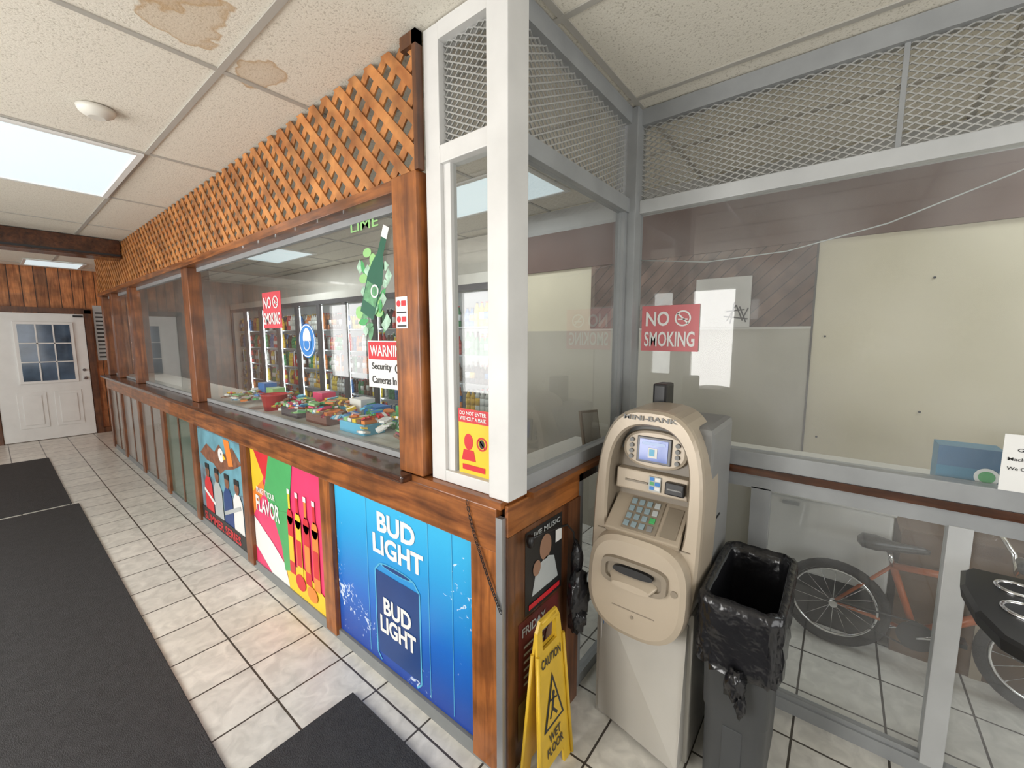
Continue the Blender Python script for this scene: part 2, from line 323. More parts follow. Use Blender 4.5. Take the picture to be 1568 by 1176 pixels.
# ------------------------------------------------------------------ counter
kick=M("grey_kick",(.2,.21,.21),.5)
b=B("sales_counter")
b.box(1.035,1.10,.87,8.15,0,1.0,brownv)                # core wall
b.box(1.02,1.035,.86,8.15,.0,.06,kick)
b.box(1.0,1.035,.86,8.15,.875,1.03,orangeh,bev=.004)     # fascia
posts=[(.865,.985),(1.975,2.08),(3.065,3.175),(4.2,4.3),(5.15,5.26),(6.2,6.3),(7.2,7.3),(8.05,8.15)]
for a,c in posts: b.box(1.005,1.035,a,c,.03,.875,orange if a<2 else postb,bev=.003)
b.box(.950,1.14,1.30,8.18,1.028,1.058,brownw,bev=.008)    # ledge
b.box(1.0,1.13,.84,1.32,1.03,1.055,orangeh)
b.box(1.14,1.6,1.35,8.15,1.0,1.05,offw)                 # staff side top
b.box(1.10,1.5,.9,8.15,.5,.52,brownw)
b.box(1.0,1.035,.845,.862,0,1.0,M("galvanised_edge",(.45,.46,.47),.35,metal=.7))
b.box(1.0,1.02,.835,.845,0,1.0,M("galvanised_edge2",(.45,.46,.47),.35,metal=.7))
b.box(1.02,1.50,.84,.87,0,1.0,brownv);b.box(1.02,1.50,.825,.84,.93,1.04,orangex,bev=.003)
b.box(1.40,1.50,.82,.84,0,.93,brownv);b.box(1.02,1.06,.825,.84,0,.93,brownv)
b.box(1.13,2.0,.80,.90,1.04,1.06,orangex)
b.done(False)
# far glass front panels
b=B("glazed_front_panel")
for (a,c),mt in zip([(4.3,5.15),(5.26,6.2),(6.3,7.2),(7.3,8.05)],[M("panel_green_grey",(.10,.14,.11),.15),M("panel_taupe",(.2,.18,.16),.15),M("panel_grey",(.28,.26,.24),.2),M("panel_tan",(.24,.21,.18),.2)]):
    b.box(1.028,1.034,a,c,.06,.875,mt)
    b.box(1.022,1.028,a+.02,a+.05,.06,.875,frameg);b.box(1.022,1.028,(a+c)/2-.02,(a+c)/2+.02,.06,.875,brownv)
b.done()
def poster(name,yl,yr,z0,z1,base,x=1.031):
    b=B(name);b.box(x,x+.003,yr,yl,z0,z1,base);return b,Pn(b,(x,yl,z0),WR,UP)
# beer poster
bud=gradz("blue_gradient_print",[(0,(.01,.05,.32)),(.35,(.01,.14,.55)),(.7,(.02,.33,.70)),(1,(.05,.48,.80))],0,1,scr=.8)
b,p=poster("beer_poster",1.97,.99,.065,.87,bud)
p.text("BUD",.37,.655,.27,.095,wht,2,.035);p.text("LIGHT",.33,.545,.36,.095,wht,2,.035)
for l in((.34,.045,.34,.46),(.66,.045,.66,.46)): p.line(*l,.008,cyan,2)
for l in((.34,.46,.38,.50),(.66,.46,.62,.50),(.34,.045,.37,.015),(.66,.045,.63,.015)): p.line(*l,.008,cyan,2)
p.rect(.345,.05,.655,.46,navy,1);p.circ(.5,.50,.12,.014,cyan,2);p.circ(.5,.50,.10,.009,navy,3)
p.text("BUD",.40,.26,.2,.085,wht,3,.035);p.text("LIGHT",.37,.165,.26,.085,wht,3,.035)
for u in(.28,.72,.86): p.line(u,.02,u,.8,.003,cyan,2)
p.line(.28,.79,.86,.79,.003,cyan,2)
b.done()
# flavour poster
b,p=poster("drink_poster",3.06,2.08,.055,.87,pink)
p.poly([(0,.82),(0,.5),(.18,.62),(.3,.815)],yel);p.poly([(.05,.815),(.36,.815),(.28,.6),(.18,.66)],red,2);p.poly([(0,.5),(.0,.33),(.25,.5),(.18,.62)],org,2)
p.poly([(.3,.81),(.62,.81),(.55,.5),(.3,.45),(.2,.55)],grn,3);p.poly([(.2,.55),(.3,.45),(.5,.3),(.42,.18),(.0,.34)],pink,3)
p.poly([(.3,.45),(.55,.5),(.6,.15),(.45,.1),(.42,.25)],grn,4);p.poly([(0,.33),(0,0),(.5,0),(.44,.14),(.28,.22)],wht,2)
p.poly([(0,.12),(.25,.0),(.0,.0)],pink,3);p.poly([(.5,0),(.46,.14),(.7,.2),(.975,.1),(.975,0)],yel,3)
p.text("FLAVOR",.06,.39,.36,.11,wht,6,.03);p.text("MAKE IT YOUR",.08,.52,.28,.04,wht,6,.02)
for u,c1,c2 in((.56,red,yel),(.66,yel,red),(.76,red,org),(.86,org,red)):
    p.rect(u-.035,.12,u+.035,.48,c1,5);p.circ(u,.48,.035,.05,c1,5);p.rect(u-.013,.52,u+.013,.62,c2,5);p.rect(u-.03,.2,u+.03,.36,c2,6);p.rect(u-.016,.62,u+.016,.65,wht,6)
p.circ(.66,.1,.06,.05,red,7);p.circ(.8,.08,.06,.045,org,7);b.done()
# third poster: figures and an eagle against a pale sky
b,p=poster("sports_poster",4.195,3.18,.04,.86,M("slate_blue_print",(.14,.22,.27),.35,var=.5,vs=9))
br_=M("brown_print",(.22,.09,.05),.4,var=.4,vs=20);tq=M("sky_teal_print",(.14,.34,.42),.35,var=.3)
p.poly([(.0,.5),(.0,.8),(.5,.81),(1.0,.8),(1.0,.45),(.6,.35)],tq,1)
p.poly([(.05,.60),(.22,.70),(.40,.66),(.52,.74),(.62,.68),(.80,.76),(.96,.66),(.80,.60),(.62,.56),(.50,.50),(.36,.56),(.2,.56)],br_,2)
p.circ(.55,.66,.06,.055,wht,3);p.poly([(.59,.68),(.66,.65),(.60,.63)],yel,4);p.circ(.56,.67,.01,.01,blk,4)
p.poly([(.62,.80),(.74,.80),(.80,.62),(.70,.60)],org,3)
for cu,cc in((.2,red),(.42,lgrey),(.64,navy),(.84,wht)):
    p.circ(cu,.47,.045,.055,br_,5);p.poly([(cu-.1,.1),(cu-.09,.36),(cu-.04,.42),(cu+.04,.42),(cu+.09,.36),(cu+.1,.1)],cc,4);p.rect(cu-.045,.49,cu+.045,.53,blk,6)
p.rect(.0,.0,1.0,.13,blk,6);p.text("SUMMER SERIES",.06,.03,.8,.07,red,7);p.line(.1,.3,.35,.22,.03,wht,6);p.line(.55,.2,.9,.33,.03,lgrey,6);b.done()

# ------------------------------------------------------------------ upper shop window framing (wood) with panes
b=B("shop_window_frame")
b.box(1.0,1.12,1.23,1.375,1.06,2.19,orange,bev=.004)
b.box(1.01,1.13,1.37,8.15,2.145,2.19,orangeh,bev=.003)
b.box(1.10,1.125,1.37,8.15,1.06,1.085,frameg);b.box(1.10,1.125,1.37,8.15,2.115,2.145,frameg)
b.box(1.10,1.125,1.375,1.40,1.08,2.12,frameg)
for a,c in((4.12,4.28),(6.28,6.40),(7.35,7.48),(8.03,8.15)): b.box(1.035,1.13,a,c,1.06,2.145,postb,bev=.004)
b.box(1.0,1.03,1.215,1.235,2.19,2.645,brownv);b.box(1.0,1.03,1.215,1.30,2.60,2.645,brownv)
for a,c in((1.4,4.12),(4.28,6.28),(6.40,7.35),(7.48,8.03)): b.face([(1.11,a,1.085),(1.11,c,1.085),(1.11,c,2.115),(1.11,a,2.115)],G)
swf=b.done()
# lattice
b=B("lattice_screen")
ya,yb,za,zb=1.235,8.15,2.19,2.645;H=zb-za;Lc=yb-ya;pit=.114;wd=.037*.7071
def clip(poly,lo,hi):
    for s_,lim in((1,lo),(-1,hi)):
        out=[]
        for i in range(len(poly)):
            a=poly[i];c=poly[(i+1)%len(poly)];ia=s_*(a[0]-lim)>=0;ic=s_*(c[0]-lim)>=0
            if ia: out.append(a)
            if ia!=ic: t=(lim-a[0])/(c[0]-a[0]);out.append((lim,a[1]+t*(c[1]-a[1])))
        poly=out
        if len(poly)<3: return None
    return poly
for d,xx in((1,1.016),(-1,1.024)):
    u=-H-.05
    while u<Lc+H:
        q=[(u-wd,0),(u+wd,0),(u+wd+d*H,H),(u-wd+d*H,H)];q=clip(q,0,Lc)
        if q:
            r=[q[0]]
            for a in q[1:]:
                if abs(a[0]-r[-1][0])+abs(a[1]-r[-1][1])>1e-5: r.append(a)
            if abs(r[0][0]-r[-1][0])+abs(r[0][1]-r[-1][1])<1e-5: r.pop()
            if len(r)>2: b.prism([(xx,ya+a,za+c) for a,c in r],(.007,0,0),latt)
        u+=pit
b.done(parent=swf)

# ------------------------------------------------------------------ metal cage
def xmesh(b,O,U,V,w,h,st=.0235,ph=.0115,t=.0026):
    O=Vector(O);U=Vector(U);V=Vector(V);Nn=U.cross(V);i=b.mi(meshg);nr=int(h/ph);nk=int(w/st)
    for r in range(nr+1):
        prev=None
        for k in range(nk+1):
            v=min(max(r*ph+(ph/2)*(1 if (k+r)%2==0 else -1),0),h);c=O+U*(k*st)+V*v+Nn*(.003 if (k+r)%2==0 else -.003)
            ring=[b.bm.verts.new(c+V*(t*a)+Nn*(t*e)) for a,e in((-1,-1),(1,-1),(1,1),(-1,1))]
            if prev:
                for j in range(4):
                    f=b.bm.faces.new([prev[j],prev[(j+1)%4],ring[(j+1)%4],ring[j]]);f.material_index=i
            prev=ring
b=B("security_enclosure")
b.box(1.015,1.12,.82,.905,1.056,2.645,postw,bev=.004)
b.box(1.03,1.09,1.135,1.21,1.056,2.645,postw,bev=.003)
b.box(1.03,1.09,.905,1.135,2.195,2.255,postw,bev=.003);b.box(1.03,1.09,.905,1.135,2.59,2.645,postw)
b.box(1.03,1.09,.905,1.135,1.056,1.10,postw,bev=.003)
b.box(1.045,1.075,1.10,1.135,1.10,2.195,postw);b.box(1.045,1.075,.905,.93,1.10,2.195,postw)
b.box(1.12,1.95,.83,.88,1.06,1.115,frameg,bev=.003);b.box(1.12,1.95,.83,.88,2.18,2.245,frameg,bev=.003)
b.box(1.12,1.95,.83,.88,2.575,2.645,frameg);b.box(1.12,1.145,.84,.87,1.11,2.18,frameg)
b.box(1.94,2.04,.80,.90,0,2.645,frameg,bev=.004);b.box(1.91,1.94,.84,.87,1.11,2.18,frameg)
b.box(1.52,1.56,.84,.88,0,1.04,frameg);b.box(1.56,1.94,.84,.88,0,.05,frameg);b.box(1.5,1.94,.84,.88,.98,1.04,brownw)
ye=-1.6
b.box(1.985,2.035,ye,.80,2.18,2.24,postg,bev=.003);b.box(1.985,2.035,ye,.80,2.575,2.645,frameg)
b.box(1.975,2.045,ye,.80,1.045,1.112,frameg,bev=.004);b.box(1.985,2.035,ye,.80,0,.055,frameg)
b.box(1.97,2.05,ye,.80,1.015,1.045,brownw);b.box(1.985,2.035,ye,.80,.955,1.015,frameg)
b.box(1.985,2.035,.19,.26,.05,.96,frameg);b.box(1.98,2.04,-.39,-.33,.05,.96,postg,bev=.003);b.box(1.985,2.035,-1.6,-1.54,0,2.64,frameg)
b.box(1.995,2.02,-.33,.19,.055,.075,frameg)
b.box(2.045,2.28,ye,.80,1.055,1.075,offw)
b.box(2.0,2.015,-.11,-.095,2.24,2.575,frameg)
b.face([(1.06,.93,1.10),(1.06,1.10,1.10),(1.06,1.10,2.195),(1.06,.93,2.195)],G)
b.face([(1.145,.855,1.115),(1.91,.855,1.115),(1.91,.855,2.18),(1.145,.855,2.18)],Gc)
b.face([(1.56,.86,.05),(1.94,.86,.05),(1.94,.86,.98),(1.56,.86,.98)],Gd)
b.face([(2.01,-1.54,1.112),(2.01,.80,1.112),(2.01,.80,2.18),(2.01,-1.54,2.18)],Gd)
b.face([(2.01,-.33,.075),(2.01,.19,.075),(2.01,.19,.955),(2.01,-.33,.955)],Gd)
b.face([(2.01,.26,.055),(2.01,.80,.055),(2.01,.80,.955),(2.01,.26,.955)],Gd)
b.face([(2.01,-1.54,.055),(2.01,-.39,.055),(2.01,-.39,.955),(2.01,-1.54,.955)],Gd)
enc=b.done()
b=B("expanded_mesh")
xmesh(b,(1.06,1.135,2.255),(0,-1,0),(0,0,1),.23,.335)
xmesh(b,(1.12,.855,2.245),(1,0,0),(0,0,1),.82,.33)
xmesh(b,(2.01,.80,2.24),(0,-1,0),(0,0,1),2.3,.335)
b.done(parent=enc)
# ------------------------------------------------------------------ door at the end
b=B("door_1");yf=9.60;D=white
b.box(.03,1.0,yf,9.64,.01,1.95,D)
b.box(.25,.87,yf-.02,yf,.88,1.82,D,bev=.005);b.box(.29,.83,yf-.022,yf-.019,.92,1.78,M("door_glass_bluish",(.07,.11,.17),.08,var=.6,vs=3))
for k in(1,2): b.box(.29+.18*k-.008,.29+.18*k+.008,yf-.03,yf-.02,.92,1.78,D);b.box(.29,.83,yf-.03,yf-.02,.92+.287*k-.008,.92+.287*k+.008,D)
for a,c in((.2,.5),(.58,.88)):
    b.box(a,c,yf-.008,yf,.2,.75,D,bev=.004);b.box(a+.05,c-.05,yf-.016,yf-.006,.25,.7,D,bev=.006)
b.lathe((0,0,0),[(.02,0),(.028,.01),(.03,.03),(.02,.05)],chrome,12,T=Matrix.Translation((.94,yf,.93))@Matrix.Rotation(math.radians(90),4,'X'))
b.lathe((0,0,0),[(.022,0),(.022,.02)],chrome,12,T=Matrix.Translation((.94,yf,1.06))@Matrix.Rotation(math.radians(90),4,'X'))
b.box(.88,.99,yf-.04,yf,1.90,1.93,black);b.done()
b=B("trim_1");b.box(-.06,.02,9.59,9.65,0,2.02,brownv);b.box(1.01,1.09,9.59,9.65,0,2.02,brownv);b.box(-.06,1.09,9.59,9.65,1.96,2.04,brownv);b.box(X0,-.06,9.6,9.65,0,.08,brownv);b.box(1.09,1.35,9.6,9.65,0,.08,brownv);b.done()
b=B("wall_notice");b.box(1.12,1.3,9.63,9.65,1.2,2.1,lgrey);p=Pn(b,(1.12,9.63,1.2),FX,UP)
for k in range(12): p.rect(.02,.05+k*.065,.15,.075+k*.065,blk)
b.done()

# ------------------------------------------------------------------ beverage coolers
b=B("beverage_cooler");cin=M("cooler_interior",(.4,.42,.42),.5,em=(.9,.95,1),es=.06);alum=M("cooler_door_frame",(.16,.16,.17),.3,metal=.5)
silver=M("brushed_aluminium",(.55,.56,.57),.3,metal=.6)
yA,yB=2.55,9.55;nD=10;dw=(yB-yA)/nD
b.box(3.6,3.65,yA,yB,0,2.2,cin);b.box(3.05,3.65,yA,yA+.03,0,2.2,offw);b.box(3.05,3.65,yB-.03,yB,0,2.2,offw)
b.box(3.05,3.65,yA,yB,2.12,2.22,offw);b.box(3.05,3.65,yA,yB,0,.16,alum)
b.box(3.3,3.65,yA,yB,2.22,2.64,offw)
sh=[.2,.5,.8,1.1,1.4,1.7]
for z in sh: b.box(3.14,3.6,yA,yB,z-.015,z,silver)
tube_e=M("cooler_tube",(1,1,1),.5,em=(.9,.97,1),es=7)
for k in range(nD):
    y=yA+k*dw
    b.box(3.05,3.085,y,y+.045,.16,2.12,alum);b.box(3.05,3.085,y+dw-.045,y+dw,.16,2.12,alum)
    b.box(3.05,3.085,y+.045,y+dw-.045,.16,.21,alum);b.box(3.05,3.085,y+.045,y+dw-.045,2.06,2.12,alum)
    b.tube([(3.05,y+.07,.95),(3.02,y+.07,.97),(3.02,y+.07,1.35),(3.05,y+.07,1.37)],.009,silver)
    b.cyl((3.12,y+.02,.25),(3.12,y+.02,2.05),.011,tube_e,seg=6)
    b.face([(3.07,y+.045,.21),(3.07,y+dw-.045,.21),(3.07,y+dw-.045,2.06),(3.07,y+.045,2.06)],Gp)
cool=b.done()
b=B("beverage_bottles")
bc=[M("bottle_%d"%i,c,.2) for i,c in enumerate([(.5,.03,.025),(.03,.14,.38),(.7,.42,.03),(.04,.24,.08),(.6,.6,.56),(.05,.02,.015),(.62,.2,.04),(.75,.55,.06),(.12,.05,.02),(.02,.02,.025)])]
cap=[wht,red,blk,yel]
for k in range(nD):
    for z in sh:
      for xr in (3.18,3.26):
        y=yA+k*dw+.085;cm=random.choice(bc);n=0;hh=.24
        while y<yA+(k+1)*dw-.07:
            if n%3==0: cm=random.choice(bc);hh=random.choice([.2,.23,.25])
            n+=1
            r=.032
            b.lathe((xr,y,z),[(r*.9,0),(r,.01),(r,hh*.3)],cm,8);b.lathe((xr,y,z),[(r*1.01,hh*.3),(r*1.01,hh*.6)],random.choice([wht,cm,cm,bc[(k+n//3)%10]]),8)
            b.lathe((xr,y,z),[(r,hh*.6),(r*.9,hh*.7),(r*.4,hh*.88),(r*.4,hh*.95)],cm,8);b.lathe((xr,y,z),[(r*.45,hh*.95),(r*.45,hh)],cap[(k+n//3)%4],8)
            y+=.069
b.done(parent=cool)

# ------------------------------------------------------------------ signs on glass
def sign(name,x,yl,yr,z0,z1,base=wht):
    b=B(name);b.box(x,x+.002,yr,yl,z0,z1,base);return b,Pn(b,(x,yl,z0),WR,UP)
def nosmoke(x,yl,yr,z0,z1,col):
    b,p=sign("no_smoking_sign",x,yl,yr,z0,z1,M("faded_red_print",col,.4));W=yl-yr;Hh=z1-z0
    p.text("NO",W*.08,Hh*.55,W*.42,Hh*.32,wht);p.text("SMOKING",W*.06,Hh*.1,W*.88,Hh*.33,wht)
    p.ring(W*.73,Hh*.71,Hh*.17,Hh*.035,wht,2);p.line(W*.73-Hh*.11,Hh*.71+Hh*.11,W*.73+Hh*.11,Hh*.71-Hh*.11,Hh*.035,wht,2);p.line(W*.73-Hh*.1,Hh*.69,W*.73+Hh*.1,Hh*.69,Hh*.03,wht,2);b.done()
nosmoke(1.105,2.89,2.63,1.65,1.87,(.62,.06,.08));nosmoke(2.002,.775,.51,1.53,1.745,(.6,.14,.15))
b=B("mask_sign");p=Pn(b,(1.107,2.33,1.575),WR,UP);p.circ(0,0,.095,.095,blue);p.ring(0,0,.09,.006,wht,2);p.circ(0,.01,.045,.06,wht,2);p.poly([(-.05,0),(.05,0),(.04,-.045),(0,-.06),(-.04,-.045)],blue,3);p.ring(0,-.02,.035,.005,wht,4);b.done()
b,p=sign("warning_sign",1.104,1.735,1.42,1.365,1.58)
p.rect(.005,.13,.31,.21,red);p.text("WARNING",.02,.145,.27,.05,wht);p.text("Security",.03,.075,.15,.04,blk,2,.01);p.text("Cameras In Use",.03,.02,.26,.035,blk,2,.01);p.ring(.225,.093,.02,.005,blk,2);b.done()
b,p=sign("post_sticker",.997,1.365,1.295,1.63,1.75);p.circ(.018,.095,.012,.012,red);p.rect(.035,.085,.062,.105,red);p.rect(.006,.058,.064,.064,blk);p.circ(.018,.035,.012,.012,red);p.rect(.035,.025,.062,.045,red);p.line(.008,.01,.062,.01,.006,blk);b.done()
b=B("lime_drink_decal");p=Pn(b,(1.107,1.88,1.62),WR,UP)
p.text("LIME",.04,.46,.22,.045,lime,2,.01);p.text("TIS GOOD TIME",.02,.515,.28,.025,lime,2,.005)
ca,sa=math.cos(math.radians(-25)),math.sin(math.radians(-25))
def rot(pts,c=(.22,.22)): return [(c[0]+x*ca-y*sa,c[1]+x*sa+y*ca) for x,y in pts]
random.seed(3)
pg=M("pale_green_print",(.38,.58,.44),.4,var=.4,vs=30);mg=M("mid_green_print",(.12,.32,.16),.4,var=.4,vs=30)
for k in range(46):
    a=random.random()*6.28;r=random.uniform(.03,.17);cu,cv=.2+r*math.cos(a)*.85,.19+r*math.sin(a)*1.25
    if k%3==0: p.circ(cu,cv,random.uniform(.02,.035),random.uniform(.02,.03),lime,1+.1*k,n=14)
    elif k%3==1:
        th=random.random()*6.28;l_=random.uniform(.03,.05);cs,sn=math.cos(th),math.sin(th)
        p.poly([(cu+cs*x-sn*y,cv+sn*x+cs*y) for x,y in((-l_,0),(-l_*.3,l_*.4),(l_*.4,l_*.35),(l_,0),(l_*.4,-l_*.35),(-l_*.3,-l_*.4))],[grn,mg][k%2],1+.1*k)
    else: p.circ(cu,cv,random.uniform(.02,.035),random.uniform(.02,.035),pg,1+.1*k,n=4)
p.poly(rot([(-.055,-.16),(.055,-.16),(.06,.02),(.045,.08),(.022,.13),(.02,.24),(-.02,.24),(-.022,.13),(-.045,.08),(-.06,.02)]),dgrn,6)
p.poly(rot([(-.05,-.1),(.05,-.1),(.05,-.01),(-.05,-.01)]),mg,7);p.poly(rot([(-.022,.2),(.022,.2),(.022,.25),(-.022,.25)]),wht,7)
p.ring(.225,.18,.03,.008,wht,8)
b.done()
b,p=sign("mask_notice_sign",1.053,1.085,.935,1.10,1.34,yel)
p.rect(0,.19,.15,.24,red);p.text("DO NOT ENTER",.008,.218,.13,.014,wht);p.text("WITHOUT A MASK",.008,.198,.13,.014,wht)
p.circ(.05,.12,.022,.03,red,1);p.poly([(.015,.05),(.085,.05),(.075,.09),(.025,.09)],red,1);p.ring(.115,.12,.025,.006,red,1);p.line(.10,.135,.13,.105,.006,red,1);p.circ(.115,.12,.012,.016,blk,1);p.rect(.02,.015,.13,.035,red,2);b.done()
# candy on the counter
b=B("candy_display");cm=[red,yel,blue,org,pink,wht,grn,M("candy_brown",(.2,.08,.03),.4),cyan,lime]
random.seed(11)
for k in range(260):
    y=random.uniform(1.46,3.95);x=random.uniform(1.18,1.5);hz=.15 if y<3 else .08
    if y>3.1 and y<3.5 and x<1.42: x=random.uniform(1.42,1.5)
    T=Matrix.Translation((x,y,1.075+random.random()*hz*.6+.02))@Matrix.Rotation(random.uniform(0,3.1),4,'Z')@Matrix.Rotation(random.uniform(-.5,.5),4,'X')
    a,c,d=random.uniform(.025,.045),random.uniform(.015,.032),random.uniform(.006,.014);m_=random.choice(cm)
    b.loft([[T@Vector((-a*s1,sx*c*s2,sz*d*s2)) for sx,sz in((-1,-.6),(1,-.6),(1,.6),(-1,.6))] for s1,s2 in((1,.9),(.8,.5),(.5,1.0))],m_)
    b.loft([[T@Vector((-a*s1,sx*c*s2,sz*d*s2)) for sx,sz in((-1,-.6),(1,-.6),(1,.6),(-1,.6))] for s1,s2 in((.5,1.0),(-.1,1.03))],random.choice([m_,wht,random.choice(cm)]))
    b.loft([[T@Vector((-a*s1,sx*c*s2,sz*d*s2)) for sx,sz in((-1,-.6),(1,-.6),(1,.6),(-1,.6))] for s1,s2 in((-.1,1.0),(-.5,1.0),(-.8,.5),(-1,.9))],m_)
b.box(1.16,1.52,1.42,3.15,1.052,1.07,offw);b.box(1.16,1.52,3.45,4.0,1.052,1.07,offw)
for k in range(16):
    y=1.5+k*.16
    if k in(10,11,12): continue
    c_=cm[(k*3)%10];b.box(1.40,1.50,y,y+.13,1.07,1.15+.03*(k%3),c_,bev=.003);b.box(1.397,1.40,y+.02,y+.11,1.085,1.13,wht)
for q in((1.2,2.35,2.6,M("brown_carton",(.15,.05,.03),.5)),(1.2,2.72,2.95,M("dark_carton",(.06,.05,.06),.5)),(1.2,1.95,2.2,cyan)): b.box(q[0],q[0]+.13,q[1],q[2],1.07,1.13,q[3],bev=.004);[b.box(q[0]+.01,q[0]+.12,q[1]+.01+.045*j,q[1]+.045+.045*j,1.13,1.15,cm[(j*4+3)%10],bev=.003) for j in range(5)]
b.done()
b=B("plastic_basket")
b.lathe((1.3,3.3,1.052),[(.07,0),(.09,.12),(.095,.12),(.085,.11),(.065,.01)],red,16);b.done()

# ------------------------------------------------------------------ posters / bag on the short return
b=B("event_poster_stack");p=Pn(b,(1.07,.838,.08),FX,UP,.0015)
dr=M("dark_red_print",(.14,.025,.022),.4);sk=M("skin_tone_print",(.3,.17,.11),.5)
p.rect(0,0,.33,.84,brownv);p.rect(.06,.50,.31,.82,blk,2);p.rect(.02,.2,.29,.49,dr,2)
p.circ(.19,.72,.04,.05,sk,3);p.poly([(.10,.56),(.28,.56),(.25,.66),(.20,.68),(.13,.66)],lgrey,3);p.circ(.13,.66,.025,.03,sk,4);p.rect(.08,.515,.29,.535,red,4)
p.text("LIVE MUSIC",.09,.785,.2,.022,lgrey,4);p.text("FRIDAY",.04,.43,.15,.035,lgrey,4);p.rect(.255,.71,.30,.76,wht,5)
for k in range(6): p.rect(.05,.23+.03*k,.16+.02*(k%3),.24+.03*k,lgrey,4)
p.circ(.23,.33,.04,.06,sk,4);p.rect(.02,.02,.3,.17,M("ochre_print",(.25,.17,.06),.5),2);p.rect(.06,.05,.2,.14,blk,3);b.done()
bagm=M("black_bag_plastic",(.012,.012,.014),.22,bump=.6,bs=25)
b=B("hanging_plastic_bag")
b.blob((1.395,.765,.56),(.058,.035,.11),bagm,.25,freq=4,seed=3);b.blob((1.40,.775,.70),(.028,.022,.08),bagm,.22,freq=3,seed=5);b.blob((1.385,.76,.47),(.04,.03,.06),bagm,.3,freq=4,seed=9)
b.tube([(1.40,.785,.75),(1.395,.79,.82),(1.36,.80,.86),(1.22,.81,.88),(1.13,.815,.885)],.004,black);b.lathe((1.13,.812,.86),[(.012,0),(.015,.02),(.012,.04)],black,8)
b.done()
b=B("hanging_chain")
pts=[(.993,.99-.155*t,1.035-.36*(t**.75)) for t in [k/34 for k in range(35)]]
for k in range(34):
    a=Vector(pts[k]);c=Vector(pts[k+1]);mid=(a+c)/2;d=(c-a).normalized();s_=Vector((1,0,0)) if k%2 else d.cross(Vector((1,0,0)))
    b.tube([mid+d*(.0095*math.cos(t))+s_*(.005*math.sin(t)) for t in [2*math.pi*j/8 for j in range(8)]],.0014,black,5,closed=True)
b.done()

# ------------------------------------------------------------------ wet floor sign
ys=M("yellow_plastic",(.66,.42,.03),.4,var=.1,vs=14)
b=B("wet_floor_sign")
def wf(front):
    yb_=.71 if front else .80
    yt=.755 if front else .765
    K=.76
    O=Vector((1.16,yb_,.0));U=Vector((1,0,0));V=(Vector((1.165,yt,.60))-O).normalized();N_=U.cross(V)
    th_=.010
    def P(u,v): return O+U*u*K+V*v
    def pr(pts): b.prism([P(u,v) for u,v in pts],N_*(th_ if not front else -th_),ys)
    pr([(-.135,.06),(.135,.06),(.105,.50),(-.105,.50)])
    pr([(-.14,0),(-.075,0),(-.07,.06),(-.135,.06)]);pr([(.075,0),(.14,0),(.135,.06),(.07,.06)])
    pr([(-.105,.50),(-.06,.50),(-.058,.585),(-.095,.575)]);pr([(.06,.50),(.105,.50),(.095,.575),(.058,.585)])
    pr([(-.095,.575),(.095,.575),(.07,.61),(-.07,.61)])
    for s_ in(-1,1): b.tube([P(s_*.137,.008)+N_*.004,P(s_*.108,.50)+N_*.004],.007,ys,6)
    if front:
        q=Pn(b,P(0,0)+N_*.001,U,V,.0012)
        q.text("CAUTION",-.062,.435,.124,.035,blk);q.poly([(-.065,.20),(.065,.20),(0,.395)],blk,1);q.poly([(-.05,.212),(.05,.212),(0,.365)],ys,2)
        q.circ(.0,.315,.009,.012,blk,3);q.line(0,.305,-.010,.265,.014,blk,3);q.line(-.010,.265,.018,.23,.010,blk,3);q.line(-.010,.265,-.026,.235,.010,blk,3);q.line(0,.298,.022,.29,.007,blk,3);q.line(0,.298,-.022,.30,.007,blk,3)
        q.text("WET",-.038,.145,.076,.033,blk);q.text("FLOOR",-.052,.10,.104,.033,blk)
wf(True);wf(False)
b.tube([(1.12,.76,.595),(1.21,.76,.595)],.008,ys,6);b.done()

# ------------------------------------------------------------------ ATM
tan=M("atm_beige_plastic",(.43,.36,.275),.34,var=.03,metal=.15);tand=M("atm_bronze_plastic",(.24,.20,.15),.36,var=.04);gry=M("atm_grey_case",(.22,.22,.215),.45,var=.04);ped=M("atm_pedestal_paint",(.46,.44,.40),.45,var=.04)
b=B("cash_machine");yc=.535
b.box(1.49,1.93,.345,.725,.0,.60,ped,bev=.008);b.box(1.58,1.93,.335,.725,.60,1.27,gry,bev=.025)
b.box(1.484,1.49,.36,.71,.02,.56,ped,bev=.003)
start=len(b.bm.verts)
NN=48
def sup(cz,a,bb,n,nb=None):
    out=[]
    for k in range(NN):
        t=2*math.pi*k/NN;c,s_=math.cos(t),math.sin(t);e=n if s_>=0 else (nb or n)
        out.append((yc+a*math.copysign(abs(c)**(2/e),c),cz+bb*math.copysign(abs(s_)**(2/e),s_)))
    return out
outer=sup(.905,.205,.425,3.0,3.2);o2=sup(.905,.193,.412,3.0,3.2);inn=sup(1.04,.158,.235,2.6,5);inn2=sup(1.04,.151,.227,2.6,5)
b.loft([[(1.66,y,z) for y,z in outer],[(1.47,y,z) for y,z in outer],[(1.45,y,z) for y,z in sup(.905,.202,.422,3.0,3.2)],[(1.44,y,z) for y,z in o2],[(1.442,y,z) for y,z in inn],[(1.455,y,z) for y,z in inn2]],tan,True,False,smooth=False)
b.loft([[(1.455,y,z) for y,z in inn2],[(1.54,y,z) for y,z in inn2]],tand,False,True)
bel=sup(.68,.19,.19,3.2,2.6);b.loft([[(1.445,y,z) for y,z in bel],[(1.40,y,z) for y,z in sup(.68,.183,.183,3.2,2.6)],[(1.39,y,z) for y,z in sup(.68,.165,.165,3.2,2.6)]],tan,False,True)
mo=sup(.735,.125,.052,4,4);mi_=sup(.735,.105,.034,4,4)
